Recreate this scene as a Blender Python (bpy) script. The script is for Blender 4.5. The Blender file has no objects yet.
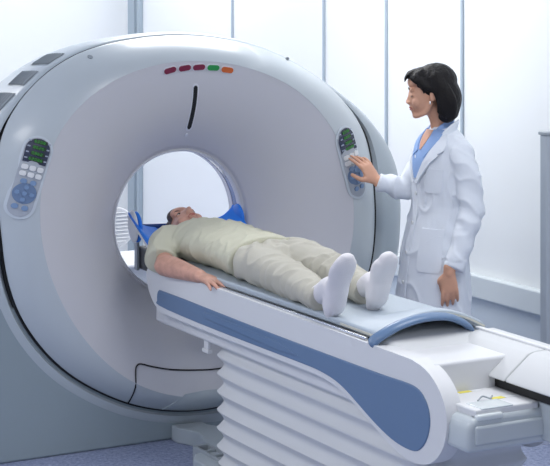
import bpy, bmesh, math, random
from mathutils import Vector, Matrix, noise, Quaternion
random.seed(4)
PI = math.pi
C = bpy.context.scene.collection
sin, cos = math.sin, math.cos

# ------------------------------------------------------------------ materials
def mat(name, col, rough=.5, metal=0., spec=.5, bump=0., bscale=40., var=0., vscale=8., emit=None, estr=1., coat=0., alpha=None):
    m = bpy.data.materials.new(name); m.use_nodes = True
    nt = m.node_tree; b = nt.nodes['Principled BSDF']
    b.inputs['Base Color'].default_value = (*col, 1)
    b.inputs['Roughness'].default_value = rough
    b.inputs['Metallic'].default_value = metal
    b.inputs['Specular IOR Level'].default_value = spec
    if coat: b.inputs['Coat Weight'].default_value = coat; b.inputs['Coat Roughness'].default_value = .12
    if emit: b.inputs['Emission Color'].default_value = (*emit, 1); b.inputs['Emission Strength'].default_value = estr
    tc = nt.nodes.new('ShaderNodeTexCoord')
    if var:
        n = nt.nodes.new('ShaderNodeTexNoise'); n.inputs['Scale'].default_value = vscale; n.inputs['Detail'].default_value = 5
        r = nt.nodes.new('ShaderNodeValToRGB')
        r.color_ramp.elements[0].position = .35; r.color_ramp.elements[1].position = .65
        r.color_ramp.elements[0].color = (*[c*(1-var) for c in col], 1)
        r.color_ramp.elements[1].color = (*[min(1, c*(1+var)) for c in col], 1)
        nt.links.new(tc.outputs['Object'], n.inputs['Vector']); nt.links.new(n.outputs['Fac'], r.inputs['Fac'])
        nt.links.new(r.outputs['Color'], b.inputs['Base Color'])
    if bump:
        n = nt.nodes.new('ShaderNodeTexNoise'); n.inputs['Scale'].default_value = bscale; n.inputs['Detail'].default_value = 4
        u = nt.nodes.new('ShaderNodeBump'); u.inputs['Strength'].default_value = bump; u.inputs['Distance'].default_value = .01
        nt.links.new(tc.outputs['Object'], n.inputs['Vector']); nt.links.new(n.outputs['Fac'], u.inputs['Height'])
        nt.links.new(u.outputs['Normal'], b.inputs['Normal'])
    return m

M = dict(
    cone=mat('plastic_cone', (.62, .625, .67), .38, coat=.1),
    bezel=mat('plastic_bezel', (.52, .575, .615), .3, coat=.25),
    shell=mat('plastic_shell', (.46, .52, .565), .35, coat=.15),
    base=mat('painted_base', (.29, .355, .40), .45),
    white=mat('white_plastic', (.74, .755, .78), .45, coat=.1),
    dome=mat('dome_plastic', (.62, .64, .66), .6),
    ledge=mat('ledge_grey', (.60, .65, .68), .5),
    blue=mat('blue_plastic', (.12, .205, .355), .38, coat=.15),
    black=mat('black_gap', (.006, .006, .008), .6),
    dark=mat('dark_grey', (.035, .038, .045), .45),
    vent=mat('vent_grey', (.27, .31, .34), .5),
    ventslat=mat('vent_slat', (.38, .42, .46), .5),
    chrome=mat('chrome', (.75, .76, .78), .18, 1.),
    pad=mat('pad_vinyl', (.46, .53, .60), .45, bump=.1, bscale=60),
    cream=mat('cream_edge', (.68, .68, .60), .6),
    brightblue=mat('foam_blue', (.012, .20, .80), .5),
    navy=mat('navy_strap', (.01, .05, .22), .6),
    bellows=mat('bellows_white', (.67, .69, .715), .5),
    grey=mat('grey_metal', (.34, .38, .42), .4),
    lip=mat('lip_white', (.78, .80, .86), .2, coat=.5),
    window=mat('scan_window', (.14, .20, .38), .08, coat=.8),
    liner=mat('bore_liner', (.68, .68, .76), .25, coat=.4),
    panel=mat('panel_face', (.42, .46, .52), .4),
    pbezel=mat('panel_bezel', (.60, .66, .72), .4),
    screen=mat('screen_dark', (.035, .045, .08), .25),
    lcd=mat('lcd_row', (.01, .03, .012), .3),
    digit=mat('green_digit', (.02, .25, .03), .5, emit=(.12, .75, .10), estr=.10),
    dim=mat('screen_legend', (.35, .40, .50), .5),
    key=mat('key_white', (.78, .80, .82), .4),
    bkey=mat('key_blue', (.20, .31, .50), .4),
    disc=mat('disc_blue', (.15, .23, .38), .4),
    maroon=mat('lamp_maroon', (.20, .015, .05), .3),
    green=mat('lamp_green', (.02, .30, .07), .3),
    orange=mat('lamp_orange', (.62, .14, .03), .3),
    wall=mat('wall_white', (.80, .825, .84), .55),
    groove=mat('groove', (.36, .43, .50), .6),
    wallgrey=mat('wall_grey', (.52, .58, .64), .5),
    ceil=mat('ceiling_white', (.85, .86, .88), .8),
    column=mat('column_metal', (.33, .40, .46), .35),
    yellow=mat('yellow_sticker', (.80, .72, .12), .6),
    clear=mat('pale_plate', (.72, .78, .80), .15, coat=.4),
    partition=mat('partition_grey', (.42, .47, .53), .5),
    skin_m=mat('skin_man', (.60, .33, .25), .5, var=.14, vscale=22, bump=.15, bscale=150),
    skin_w=mat('skin_woman', (.68, .37, .25), .45, var=.06, vscale=14),
    lips_m=mat('lips_man', (.42, .13, .10), .45),
    lips_w=mat('lips_woman', (.48, .10, .09), .4),
    hair_w=mat('hair_black', (.006, .005, .006), .5, spec=.25, bump=.5, bscale=90),
    hair_m=mat('hair_grey', (.10, .075, .07), .8, bump=.6, bscale=300, var=.4, vscale=120),
    brow=mat('brow', (.02, .014, .012), .7),
    eye=mat('eye', (.70, .68, .66), .25), iris=mat('iris', (.02, .012, .01), .2),
    shirt=mat('khaki_shirt', (.585, .58, .46), .85, bump=.1, bscale=260),
    pants=mat('khaki_pants', (.51, .495, .43), .85, bump=.1, bscale=260),
    sock=mat('white_sock', (.80, .785, .82), .9, bump=.25, bscale=350),
    coat=mat('lab_coat', (.80, .85, .93), .75, bump=.06, bscale=200),
    bshirt=mat('blue_shirt', (.28, .43, .75), .8),
    trouser=mat('dark_trouser', (.05, .06, .09), .85),
    shoe=mat('black_shoe', (.015, .015, .015), .35),
    nail=mat('nail', (.70, .42, .34), .3),
)
def floor_mat():
    m = bpy.data.materials.new('speckled_vinyl'); m.use_nodes = True
    nt = m.node_tree; b = nt.nodes['Principled BSDF']; b.inputs['Roughness'].default_value = .55
    tc = nt.nodes.new('ShaderNodeTexCoord')
    v = nt.nodes.new('ShaderNodeTexNoise'); v.inputs['Scale'].default_value = 55; v.inputs['Detail'].default_value = 6; v.inputs['Roughness'].default_value = .75
    r = nt.nodes.new('ShaderNodeValToRGB'); e = r.color_ramp.elements
    e[0].position = .36; e[0].color = (.17, .215, .37, 1); e[1].position = .64; e[1].color = (.45, .50, .66, 1)
    k = e.new(.5); k.color = (.29, .335, .50, 1)
    nt.links.new(tc.outputs['Object'], v.inputs['Vector']); nt.links.new(v.outputs['Fac'], r.inputs['Fac'])
    nt.links.new(r.outputs['Color'], b.inputs['Base Color'])
    return m
M['floor'] = floor_mat()

# ------------------------------------------------------------------ object helpers
def thing(name, label, cat, loc=(0, 0, 0), group=None, kind=None):
    o = bpy.data.objects.new(name, None); C.objects.link(o); o.location = loc
    o.empty_display_size = .1
    o['label'] = label; o['category'] = cat
    if group: o['group'] = group
    if kind: o['kind'] = kind
    return o
def link(name, me, m, parent=None, smooth=35, bevel=0, seg=3, label=None):
    ob = bpy.data.objects.new(name, me); C.objects.link(ob)
    me.materials.clear(); me.materials.append(M[m])
    if smooth:
        me.polygons.foreach_set('use_smooth', [True]*len(me.polygons))
        if smooth < 180: me.set_sharp_from_angle(angle=math.radians(smooth))
    if parent is not None:
        ob.parent = parent
        w = Vector((0, 0, 0)); p = parent
        while p is not None: w += p.location; p = p.parent
        # geometry is written in world coordinates: shift it into the parent's frame
        ob.location = -w
    if bevel:
        mo = ob.modifiers.new('bevel', 'BEVEL'); mo.width = bevel; mo.segments = seg; mo.limit_method = 'ANGLE'
        mo.angle_limit = math.radians(40); mo.harden_normals = False
    if label: ob['label'] = label
    return ob
def recenter(ob):
    # puts the origin of a top-level mesh in its base centre
    me = ob.data
    xs = [v.co.x for v in me.vertices]; ys = [v.co.y for v in me.vertices]; zs = [v.co.z for v in me.vertices]
    c = Vector(((min(xs)+max(xs))/2, (min(ys)+max(ys))/2, min(zs)))
    me.transform(Matrix.Translation(-c)); ob.location = c
    return ob
def mesh(vs, fs, name='m', fix=True):
    me = bpy.data.meshes.new(name); me.from_pydata([tuple(v) for v in vs], [], fs); me.update()
    if fix:
        bm = bmesh.new(); bm.from_mesh(me); bmesh.ops.recalc_face_normals(bm, faces=bm.faces); bm.to_mesh(me); bm.free()
    return me
def merge(parts, fix=True):
    V, F = [], []
    for vs, fs in parts:
        k = len(V); V += list(vs); F += [[i+k for i in f] for f in fs]
    return mesh(V, F, fix=fix)
def box(x0, x1, y0, y1, z0, z1):
    vs = [(x, y, z) for x in (x0, x1) for y in (y0, y1) for z in (z0, z1)]
    return vs, [[0, 1, 3, 2], [4, 6, 7, 5], [0, 4, 5, 1], [2, 3, 7, 6], [0, 2, 6, 4], [1, 5, 7, 3]]
def prism(poly, a, b, axis='x'):
    # poly of 2D points; axis x: (y,z); y: (x,z); z: (x,y)
    def p(q, t): return (t, q[0], q[1]) if axis == 'x' else ((q[0], t, q[1]) if axis == 'y' else (q[0], q[1], t))
    n = len(poly); vs = [p(q, a) for q in poly]+[p(q, b) for q in poly]
    fs = [list(range(n))[::-1], list(range(n, 2*n))]+[[i, (i+1) % n, n+(i+1) % n, n+i] for i in range(n)]
    return vs, fs
def grid(fn, nu, nv, cu=False, cv=False):
    vs = [fn(i, j) for i in range(nu) for j in range(nv)]; fs = []
    for i in range(nu if cu else nu-1):
        for j in range(nv if cv else nv-1):
            a = i*nv+j; b = ((i+1) % nu)*nv+j; c = ((i+1) % nu)*nv+(j+1) % nv; d = i*nv+(j+1) % nv
            fs.append([a, b, c, d])
    return vs, fs
def catmull(pts, n=6):
    pts = [Vector(p) for p in pts]
    if len(pts) < 3: return [pts[0].lerp(pts[-1], i/n) for i in range(n+1)]
    P = [pts[0]*2-pts[1]]+pts+[pts[-1]*2-pts[-2]]; out = []
    for i in range(1, len(P)-2):
        for k in range(n):
            t = k/n; a, b, c, d = P[i-1:i+3]
            out.append(.5*((2*b)+(c-a)*t+(2*a-5*b+4*c-d)*t*t+(3*b-a-3*c+d)*t**3))
    out.append(pts[-1]); return out
def tube(pts, rad, side=None, seg=16, n=5, caps=True):
    """swept tube, rad = list of r or (ra, rb); ra runs along `side`"""
    rr = [(r, r) if not isinstance(r, tuple) else r for r in rad]
    P = catmull(pts, n)
    R = catmull([(a, b, 0) for a, b in rr], n)
    if len(pts) == 2: R = [Vector((*rr[0], 0)).lerp(Vector((*rr[1], 0)), i/n) for i in range(n+1)]
    s = Vector(side).normalized() if side else None
    rings = []; last = None
    def frame(t):
        nonlocal last
        if s is not None: u = s-t*s.dot(t)
        elif last is not None: u = last-t*last.dot(t)
        else: u = t.cross(Vector((0, 0, 1)) if abs(t.z) < .9 else Vector((1, 0, 0)))
        u.normalize(); last = u; return u, t.cross(u)
    N = len(P)
    seq = []
    T = [(P[min(i+1, N-1)]-P[max(i-1, 0)]).normalized() for i in range(N)]
    def add(c, t, ra, rb):
        u, w = frame(t)
        rings.append([c+u*(ra*cos(2*PI*k/seg))+w*(rb*sin(2*PI*k/seg)) for k in range(seg)])
    if caps:
        for q in (.15, .55, .85):
            m = min(R[0].x, R[0].y); add(P[0]-T[0]*m*math.sqrt(1-q*q), T[0], R[0].x*q, R[0].y*q)
    for i in range(N): add(P[i], T[i], R[i].x, R[i].y)
    if caps:
        for q in (.85, .55, .15):
            m = min(R[-1].x, R[-1].y); add(P[-1]+T[-1]*m*math.sqrt(1-q*q), T[-1], R[-1].x*q, R[-1].y*q)
    vs = [v for r in rings for v in r]; fs = []
    for i in range(len(rings)-1):
        for k in range(seg):
            fs.append([i*seg+k, i*seg+(k+1) % seg, (i+1)*seg+(k+1) % seg, (i+1)*seg+k])
    fs.append(list(range(seg))[::-1]); fs.append([(len(rings)-1)*seg+k for k in range(seg)])
    return vs, fs
def ell(c, r, rot=None, nu=18, nv=12):
    c = Vector(c); R = rot.to_3x3() if rot is not None else Matrix.Identity(3)
    vs = [c+R @ Vector((0, 0, r[2])), c+R @ Vector((0, 0, -r[2]))]
    for j in range(1, nv):
        th = PI*j/nv
        for i in range(nu):
            p = 2*PI*i/nu
            vs.append(c+R @ Vector((r[0]*sin(th)*cos(p), r[1]*sin(th)*sin(p), r[2]*cos(th))))
    fs = []
    for i in range(nu):
        fs.append([0, 2+i, 2+(i+1) % nu]); b = 2+(nv-2)*nu
        fs.append([1, b+(i+1) % nu, b+i])
        for j in range(nv-2):
            a = 2+j*nu
            fs.append([a+i, a+nu+i, a+nu+(i+1) % nu, a+(i+1) % nu])
    return vs, fs
def blob(name, parts, m, parent, voxel=.006, smooth=4, disp=None, cut=None, xf=None, label=None):
    """closed shapes fused to one continuous skin"""
    me = merge(parts)
    if xf is not None: me.transform(xf)
    ob = bpy.data.objects.new('tmp', me); C.objects.link(ob)
    r = ob.modifiers.new('r', 'REMESH'); r.mode = 'VOXEL'; r.voxel_size = voxel
    s = ob.modifiers.new('s', 'SMOOTH'); s.factor = .5; s.iterations = smooth
    dg = bpy.context.evaluated_depsgraph_get(); dg.update()
    me2 = bpy.data.meshes.new_from_object(ob.evaluated_get(dg))
    bpy.data.objects.remove(ob); bpy.data.meshes.remove(me)
    if disp:
        me2.update(); nr = [v.normal.copy() for v in me2.vertices]
        for v, n in zip(me2.vertices, nr): v.co += n*disp(v.co)
    if cut:
        bm = bmesh.new(); bm.from_mesh(me2)
        for co, no in cut:
            g = bmesh.ops.bisect_plane(bm, geom=bm.verts[:]+bm.edges[:]+bm.faces[:], plane_co=co, plane_no=no, clear_outer=True)
            ed = [e for e in g['geom_cut'] if isinstance(e, bmesh.types.BMEdge)]
            bmesh.ops.holes_fill(bm, edges=ed)
        bm.to_mesh(me2); bm.free()
    me2.update()
    return link(name, me2, m, parent, smooth=180 if not cut else 50, label=label)
def struct(name, me, m, **k):
    o = link(name, me, m, None, **k); o['kind'] = 'structure'; return o

# ------------------------------------------------------------------ camera
TH = math.radians(29); F = 1705.; HY = -20.
cx, cy, cz = -3.51936, -7.28749, 2.16
cam = bpy.data.cameras.new('camera'); co = bpy.data.objects.new('camera', cam); C.objects.link(co)
co.location = (cx, cy, cz); co.rotation_euler = (PI/2, 0, -TH)
cam.sensor_width = 36; cam.sensor_fit = 'HORIZONTAL'; cam.lens = 36*F/550
cam.shift_y = (HY-233)/550.; cam.clip_end = 60
bpy.context.scene.camera = co

# ------------------------------------------------------------------ the room
XW, XL, YB, YF, ZC = 2.0, -5.2, 5.1, -8.6, 2.95
struct('floor', merge([box(XL-.1, XW+.1, YF-.1, YB+.1, -.1, 0)]), 'floor', smooth=0)
struct('ceiling', merge([box(XL-.1, XW+.1, YF-.1, YB+.1, ZC, ZC+.1)]), 'ceil', smooth=0)
struct('wall_right', merge([box(XW, XW+.1, YF, YB, 0, ZC)]), 'wall', smooth=0)
struct('wall_back', merge([box(XL, XW+.1, YB, YB+.1, 0, ZC)]), 'wall', smooth=0)
struct('wall_left', merge([box(XL-.1, XL, YF, YB+.1, 0, ZC)]), 'wall', smooth=0)
struct('wall_front', merge([box(XL, XW+.1, YF-.1, YF, 0, ZC)]), 'wall', smooth=0)
n = 1
for y in (-6.0, -4.4, -2.8, -1.2, .51, 1.29, 2.02, 3.275, 4.3):
    if y == 4.3: continue
    struct('trim_%d' % n, merge([box(XW-.012, XW, y-.011, y+.011, .56, ZC)]), 'groove', bevel=.003); n += 1
for x in (-4, -2.6, -1.2, .2):
    struct('trim_%d' % n, merge([box(x-.011, x+.011, YB-.012, YB, .56, ZC)]), 'groove', bevel=.003); n += 1
struct('trim_%d' % n, merge([box(1.975, XW, 4.90, 5.02, 0, ZC), box(1.965, XW, 4.78, 4.83, 0, ZC)]), 'column', bevel=.004); n += 1
# deep bumper ledge and the grey lower wall
struct('baseboard_right', merge([box(XW-.05, XW, YF, 1.9, .42, .55)]), 'ledge', bevel=.012)
struct('baseboard_back', merge([box(XL, .2, YB-.05, YB, .42, .55)]), 'ledge', bevel=.012)
struct('trim_%d' % n, merge([box(XW-.018, XW, YF, 1.9, 0, .42)]), 'wallgrey', smooth=0); n += 1
struct('trim_%d' % n, merge([box(XL, .2, YB-.018, YB, 0, .42)]), 'wallgrey', smooth=0); n += 1

# ------------------------------------------------------------------ CT gantry
GX, GZ, TR = .06, 1.0, .356           # bore axis and throat radius
def periodic(pts):
    """smooth closed radius curve through (degree, radius) points, tabulated"""
    P = sorted(pts); n = len(P); out = []
    for d in range(720):
        a = d/2.
        k = max([i for i in range(n) if P[i][0] <= a], default=-1)
        def g(i): q, w = divmod(i, n); return P[w][0]+360*q, P[w][1]
        (x0, y0), (x1, y1), (x2, y2), (x3, y3) = g(k-1), g(k), g(k+1), g(k+2)
        t = (a-x1)/(x2-x1); m1 = (y2-y0)/(x2-x0)*(x2-x1); m2 = (y3-y1)/(x3-x1)*(x2-x1)
        out.append((2*t**3-3*t*t+1)*y1+(t**3-2*t*t+t)*m1+(-2*t**3+3*t*t)*y2+(t**3-t*t)*m2)
    for _ in range(3): out = [(out[i-6]+out[i-3]+out[i]+out[(i+3) % 720]+out[(i+6) % 720])/5 for i in range(720)]
    return out
_tab = periodic([(5, .99), (14.7, 1.008), (23, 1.022), (33.7, .998), (54.5, .930), (73, .898), (90, .896), (109.5, .938), (128, 1.022), (140, 1.058), (152, 1.072), (161, 1.040), (175.6, .972), (187.5, .957), (199, .946), (210.6, .924), (223.7, .899), (235, .877), (246, .868), (258.6, .864), (277, .874), (300, .90), (322, .955), (343, 1.0), (354, .992)])
_tabe = periodic([(9, .809), (28, .812), (49.6, .797), (71.8, .775), (92, .782), (110, .814), (128, .854), (146, .876), (164.6, .850), (183, .809), (200.6, .775), (220, .762), (243, .772), (260, .780), (276, .786), (300, .775), (325, .780), (352, .806)])
def lookup(tab, phi):
    t = (phi/(2*PI)*720) % 720; i = int(t); f = t-i
    return tab[i % 720]*(1-f)+tab[(i+1) % 720]*f
def Rout(phi): return lookup(_tab, phi)
def ringw(phi): return lookup(_tab, phi)-lookup(_tabe, phi)
def yseam(phi): return -.07+.05*max(0, sin(phi))
def prof(phi, r):
    Ro = Rout(phi); Re = Ro-ringw(phi)
    if r <= Re:
        t = max(0, (r-TR)/(Re-TR)); g = .52*(1-(1-t)**2.4)+.48*t
        return .11-.28*g
    u = min(1, (r-Re)/(Ro-Re))
    return -.17+(yseam(phi)+.17)*(.42*u+.58*u**2.4)
def FS(x, z, off=0.):
    dx, dz = x-GX, z-GZ; r = math.hypot(dx, dz); phi = math.atan2(dz, dx)
    y = prof(phi, r); e = .004
    def Y(xx, zz): return prof(math.atan2(zz-GZ, xx-GX), math.hypot(xx-GX, zz-GZ))
    nx = (Y(x+e, z)-Y(x-e, z))/(2*e); nz = (Y(x, z+e)-Y(x, z-e))/(2*e)
    nn = Vector((nx, -1, nz)).normalized()
    return Vector((x, y, z))+nn*off
def pol(phi, r, y): return Vector((GX+r*cos(phi), y, GZ+r*sin(phi)))

gantry = thing('ct_scanner', 'large white and grey ring-shaped scanner gantry with a round bore and two control panels', 'scanner', (GX, .35, 0))
NP = 240
# cone: lip + flared dish
def cone_pt(i, j):
    phi = 2*PI*i/NP; Re = Rout(phi)-ringw(phi)
    if j < 6:
        a = PI/2*(1-j/5.); return pol(phi, TR-.012+.012*(1-sin(a)), .11+.014*sin(a)+.004)
    t = (j-6)/40; r = TR+(Re-TR)*t; return pol(phi, r, prof(phi, r))
link('front_dish', mesh(*grid(cone_pt, NP, 47, cu=True)), 'cone', gantry, smooth=60)
def ring_pt(i, j):
    phi = 2*PI*i/NP; Ro = Rout(phi); Re = Ro-ringw(phi)
    if j == 0: return pol(phi, Re+.001, -.155)
    if j <= 24:
        r = Re+(Ro-Re)*(j-1)/23; return pol(phi, r, prof(phi, r)-.0015)
    return pol(phi, Ro-.004*(j-24), yseam(phi)+.02*(j-24))
link('outer_ring_cover', mesh(*grid(ring_pt, NP, 28, cu=True)), 'bezel', gantry, smooth=50, label='grey-white outer ring cover around the dish')
# black joint between the front cover and the housing
def seamlo(phi): return max(0, min(1, (1.56-(GZ+Rout(phi)*sin(phi)))/.18))
def seamw(phi): return -.003+seamlo(phi)*(.0115+.008*max(0, cos(phi)))
def gask(i, j):
    phi = 2*PI*i/NP; Ro = Rout(phi); y = yseam(phi); lo = seamlo(phi)
    w = seamw(phi)
    return [pol(phi, Ro-.012, y+.012), pol(phi, Ro+w, y+.010), pol(phi, Ro+w, y+.05), pol(phi, Ro-.012, y+.05)][j]
link('joint_gasket', mesh(*grid(gask, NP, 4, cu=True, cv=True)), 'black', gantry, smooth=0, label='thin black joint line')
# rear housing
def flare(phi):
    z = Rout(phi)*sin(phi); k = max(0, min(1, (.70-z)/.62)); k = k*k*(3-2*k)
    return .014+.116*k*(1+.85*max(0, cos(phi))**.6)
def taper(t): return 1-.12*t**1.7
def shell_pt(i, j):
    phi = 2*PI*i/NP; Ro = Rout(phi); y = yseam(phi); fl = flare(phi)
    if j == 0: return pol(phi, Ro-.03, y+.06)
    g = seamw(phi)+.0008
    if j == 1: return pol(phi, Ro+g, y+.04)
    if j <= 11:
        a = PI/2*(j-1)/10; return pol(phi, Ro+g+(fl-g)*sin(a), y+.012+(.03+.09*min(1, fl/.13))*(1-cos(a)))
    t = (j-11)/12; y1 = y+.042+.09*min(1, fl/.13)
    if j <= 23: return pol(phi, (Ro+fl)*taper(t), y1+(.78-y1)*t)
    q = (j-23)/6; return pol(phi, (Ro+fl)*.88*(1-q)+.64*q, .78+.05*sin(q*PI/2))
link('rear_housing', mesh(*grid(shell_pt, NP, 30, cu=True)), 'shell', gantry, smooth=50, label='grey rear housing')
# bore
def rings(prof_pts, m, name, label=None, closed=False):
    K = len(prof_pts)
    link(name, mesh(*grid(lambda i, j: pol(2*PI*i/NP, prof_pts[j][1], prof_pts[j][0]), NP, K, cu=True, cv=closed)), m, gantry, smooth=50, label=label)
rings([(.128, TR-.012), (.118, TR-.016), (.125, TR-.022), (.15, TR-.023), (.15, TR-.005)], 'lip', 'bore_lip', 'glossy white rim of the bore')
rings([(.15, TR-.005), (.15, TR-.018), (.205, TR-.018), (.205, TR-.005)], 'window', 'scan_window', 'dark blue glossy band inside the bore')
rings([(.205, TR-.005), (.205, TR-.020), (.25, TR-.018), (.31, TR+.02), (.40, TR+.10), (.55, TR+.19), (.70, TR+.25), (.83, .64)], 'liner', 'bore_liner', 'pale bore lining')
# base
bp = prism([(-1.0, 0), (1.14, 0), (1.14, .55), (1.05, .70), (.95, .70)]+[(GX+.77*cos(math.radians(q)), GZ+.77*sin(math.radians(q))) for q in range(-23, -158, -6)]+[(-.90, .70), (-.98, .70), (-1.0, .6)], -.045, .70, 'y')
link('base_plinth', merge([bp]), 'base', gantry, bevel=.012, label='dark grey-blue base plinth')
def decal(name, cxx, czz, poly, off, m, parent, depth=.006, layers=4, label=None):
    n = len(poly); vs = []; fs = []
    for L in range(layers):
        k = 1-L/layers
        for (x, z) in poly: vs.append(FS(cxx+(x-cxx)*k, czz+(z-czz)*k, off))
    vs.append(FS(cxx, czz, off)); ctr = len(vs)-1
    for L in range(layers-1):
        for i in range(n): fs.append([L*n+i, L*n+(i+1) % n, (L+1)*n+(i+1) % n, (L+1)*n+i])
    for i in range(n): fs.append([(layers-1)*n+i, (layers-1)*n+(i+1) % n, ctr])
    b = len(vs)
    for (x, z) in poly: vs.append(FS(x, z, off-depth))
    for i in range(n): fs.append([i, (i+1) % n, b+(i+1) % n, b+i])
    fs.append([b+i for i in range(n)])
    return link(name, mesh(vs, fs), m, parent, smooth=40, label=label)
def stadium(ax, az, bx, bz, r, r2=None, n=12):
    r2 = r2 or r; a = math.atan2(bz-az, bx-ax); out = []
    for i in range(n+1):
        t = a+PI/2+PI*i/n; out.append((ax+r*cos(t), az+r*sin(t)))
    for i in range(n+1):
        t = a-PI/2+PI*i/n; out.append((bx+r2*cos(t), bz+r2*sin(t)))
    return out
def rrect(c, u, w, h, r=.3, n=3):
    # u = unit axis along the long side of the panel (down); w across, h along
    v = (-u[1], u[0]); rr = r*min(w, h); out = []
    for sx, sy, a0 in ((1, 1, 0), (-1, 1, 90), (-1, -1, 180), (1, -1, 270)):
        for k in range(n+1):
            a = math.radians(a0+90*k/n); p = sx*(w/2-rr)+rr*cos(a); q = sy*(h/2-rr)+rr*sin(a)
            out.append((c[0]+v[0]*p+u[0]*q, c[1]+v[1]*p+u[1]*q))
    return out
def control_panel(a, b, r, name_label):
    ux, uz = b[0]-a[0], b[1]-a[1]; L = math.hypot(ux, uz); u = (ux/L, uz/L); v = (-u[1], u[0])
    mid = ((a[0]+b[0])/2, (a[1]+b[1])/2)
    pb = decal('control_panel', *mid, stadium(*a, *b, r+.009, r+.006), .007, 'pbezel', gantry, .012, 5, name_label)
    P = lambda s, t: (a[0]+u[0]*s+v[0]*t, a[1]+u[1]*s+v[1]*t)
    decal('panel_face', *mid, stadium(*a, *b, r, r-.006), .010, 'panel', pb, .006, 5)
    # screen: round-headed top part
    scr = []
    for i in range(13):
        t = math.atan2(u[1], u[0])+PI/2+PI*i/12; scr.append((a[0]+(r-.004)*cos(t), a[1]+(r-.004)*sin(t)))
    scr += [P(.062, -(r-.006)), P(.062, (r-.006))]
    decal('display', *P(0, 0), scr, .013, 'screen', pb, .004, 3, 'dark display with four green number rows')
    k = 0
    for i in range(4):
        s = -.034+i*.026
        decal('number_row', *P(s, .004), rrect(P(s, .004), u, .056, .018), .0145, 'lcd', pb, .003, 2)
        digs = []
        for d in range(4 if i < 3 else 5):
            # seven-segment numerals
            t0 = .018-d*.0115 if i < 3 else .024-d*.0115
            segs = [(0, -.005, .0055, .0018), (0, 0, .0055, .0018), (0, .005, .0055, .0018), (-.003, -.0025, .0018, .0042), (.003, -.0025, .0018, .0042), (-.003, .0025, .0018, .0042), (.003, .0025, .0018, .0042)]
            drop = [(), (1,), (3, 6), (4,)][(i+d) % 4]
            for q, (dt, ds, w, h) in enumerate(segs):
                if q in drop: continue
                poly = rrect(P(s+ds, t0+dt), u, w, h, .1, 1)
                vs = [FS(x, z, .0152) for x, z in poly]+[FS(x, z, .0148) for x, z in poly]; n = len(poly)
                digs.append((vs, [list(range(n)), list(range(n, 2*n))[::-1]]+[[j, (j+1) % n, n+(j+1) % n, n+j] for j in range(n)]))
        link('digits', merge(digs), 'digit', pb, smooth=0, label='green numerals')
        decal('legend_mark', *P(s, -.038), rrect(P(s, -.038), u, .012, .006), .0145, 'dim', pb, .002, 1)
        decal('legend_mark', *P(s, .040), rrect(P(s, .040), u, .012, .006), .0145, 'dim', pb, .002, 1)
    for i in range(2):
        for j in range(3):
            decal('white_button', *P(.084+i*.030, (j-1)*.031), rrect(P(.084+i*.030, (j-1)*.031), u, .026, .022, .35), .017, 'key', pb, .008, 2)
    for s in (.146, L+.004):
        for t in (-.019, .019):
            decal('blue_button', *P(s, t), rrect(P(s, t), u, .025, .022, .45), .016, 'bkey', pb, .007, 2)
    c = (L-.058)
    circ = [(P(c, 0)[0]+.046*cos(2*PI*i/28), P(c, 0)[1]+.046*sin(2*PI*i/28)) for i in range(28)]
    decal('direction_disc', *P(c, 0), circ, .0135, 'disc', pb, .006, 3, 'round blue disc with five keys')
    for ds, dt in ((0, 0), (.028, 0), (-.028, 0), (0, .028), (0, -.028)):
        decal('arrow_button', *P(c+ds, dt), rrect(P(c+ds, dt), u, .018, .018, .4), .018, 'bkey', pb, .005, 2)
control_panel((-.768, 1.405), (-.843, 1.160), .053, 'control panel left of the bore')
control_panel((.827, 1.382), (.893, 1.146), .055, 'control panel right of the bore, touched by a hand')
# status lamps on the crown
lamps = [(-.125, 1.750, 'maroon'), (-.050, 1.759, 'maroon'), (.023, 1.761, 'maroon'), (.098, 1.757, 'green'), (.172, 1.745, 'orange')]
def onring(x, z):
    return x, z-.006
for x, z, m in lamps:
    x, z = onring(x, z); a = math.atan2(z-GZ, x-GX)-PI/2
    d = (cos(a)*.018, sin(a)*.018)
    b = decal('status_lamp', x, z, stadium(x-d[0], z-d[1], x+d[0], z+d[1], .0165), .004, 'lip', gantry, .008, 2, 'oval lamp rim')
    decal('lens', x, z, stadium(x-d[0], z-d[1], x+d[0], z+d[1], .0125), .009, m, b, .008, 2, {'maroon': 'dark red lens', 'green': 'green lens', 'orange': 'orange lens'}[m])
# laser slit, slightly curved
def slit(w, off, m, name, parent, ext=0, label=None):
    P = catmull([(.024, 0, 1.667+ext), (.036, 0, 1.60), (.046, 0, 1.53), (.056, 0, 1.452-ext)], 8)
    L = [];
    for i, p in enumerate(P):
        q = 1 if 0 < i < len(P)-1 else .45
        L.append((p.x-w*q, p.z))
    for i, p in reversed(list(enumerate(P))):
        q = 1 if 0 < i < len(P)-1 else .45
        L.append((p.x+w*q, p.z))
    n = len(L); vs = [FS(x, z, off) for x, z in L]+[FS(x, z, off-.006) for x, z in L]
    h = n//2
    fs = []
    for i in range(h-1):
        fs.append([i, i+1, n-2-i, n-1-i]); fs.append([n+i, n+n-1-i, n+n-2-i, n+i+1])
    fs += [[i, (i+1) % n, n+(i+1) % n, n+i] for i in range(n)]
    return link(name, mesh(vs, fs), m, parent, smooth=0, label=label)
sl = slit(.0165, .003, 'lip', 'laser_slit_rim', gantry, .008, 'pale rim of the slit')
slit(.0105, .0042, 'black', 'laser_slit', sl, 0, 'narrow black slit')
for x, z in ((.060, 1.420), (-.484, 1.808), (.572, 1.775)):
    c = [(x+(.011 if z > 1.5 else .008)*cos(2*PI*i/16), z+.008*sin(2*PI*i/16)) for i in range(16)]
    decal('sensor_dot', x, z, c, .003, 'lip' if z < 1.5 else 'vent', gantry, .006, 2)
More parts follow.
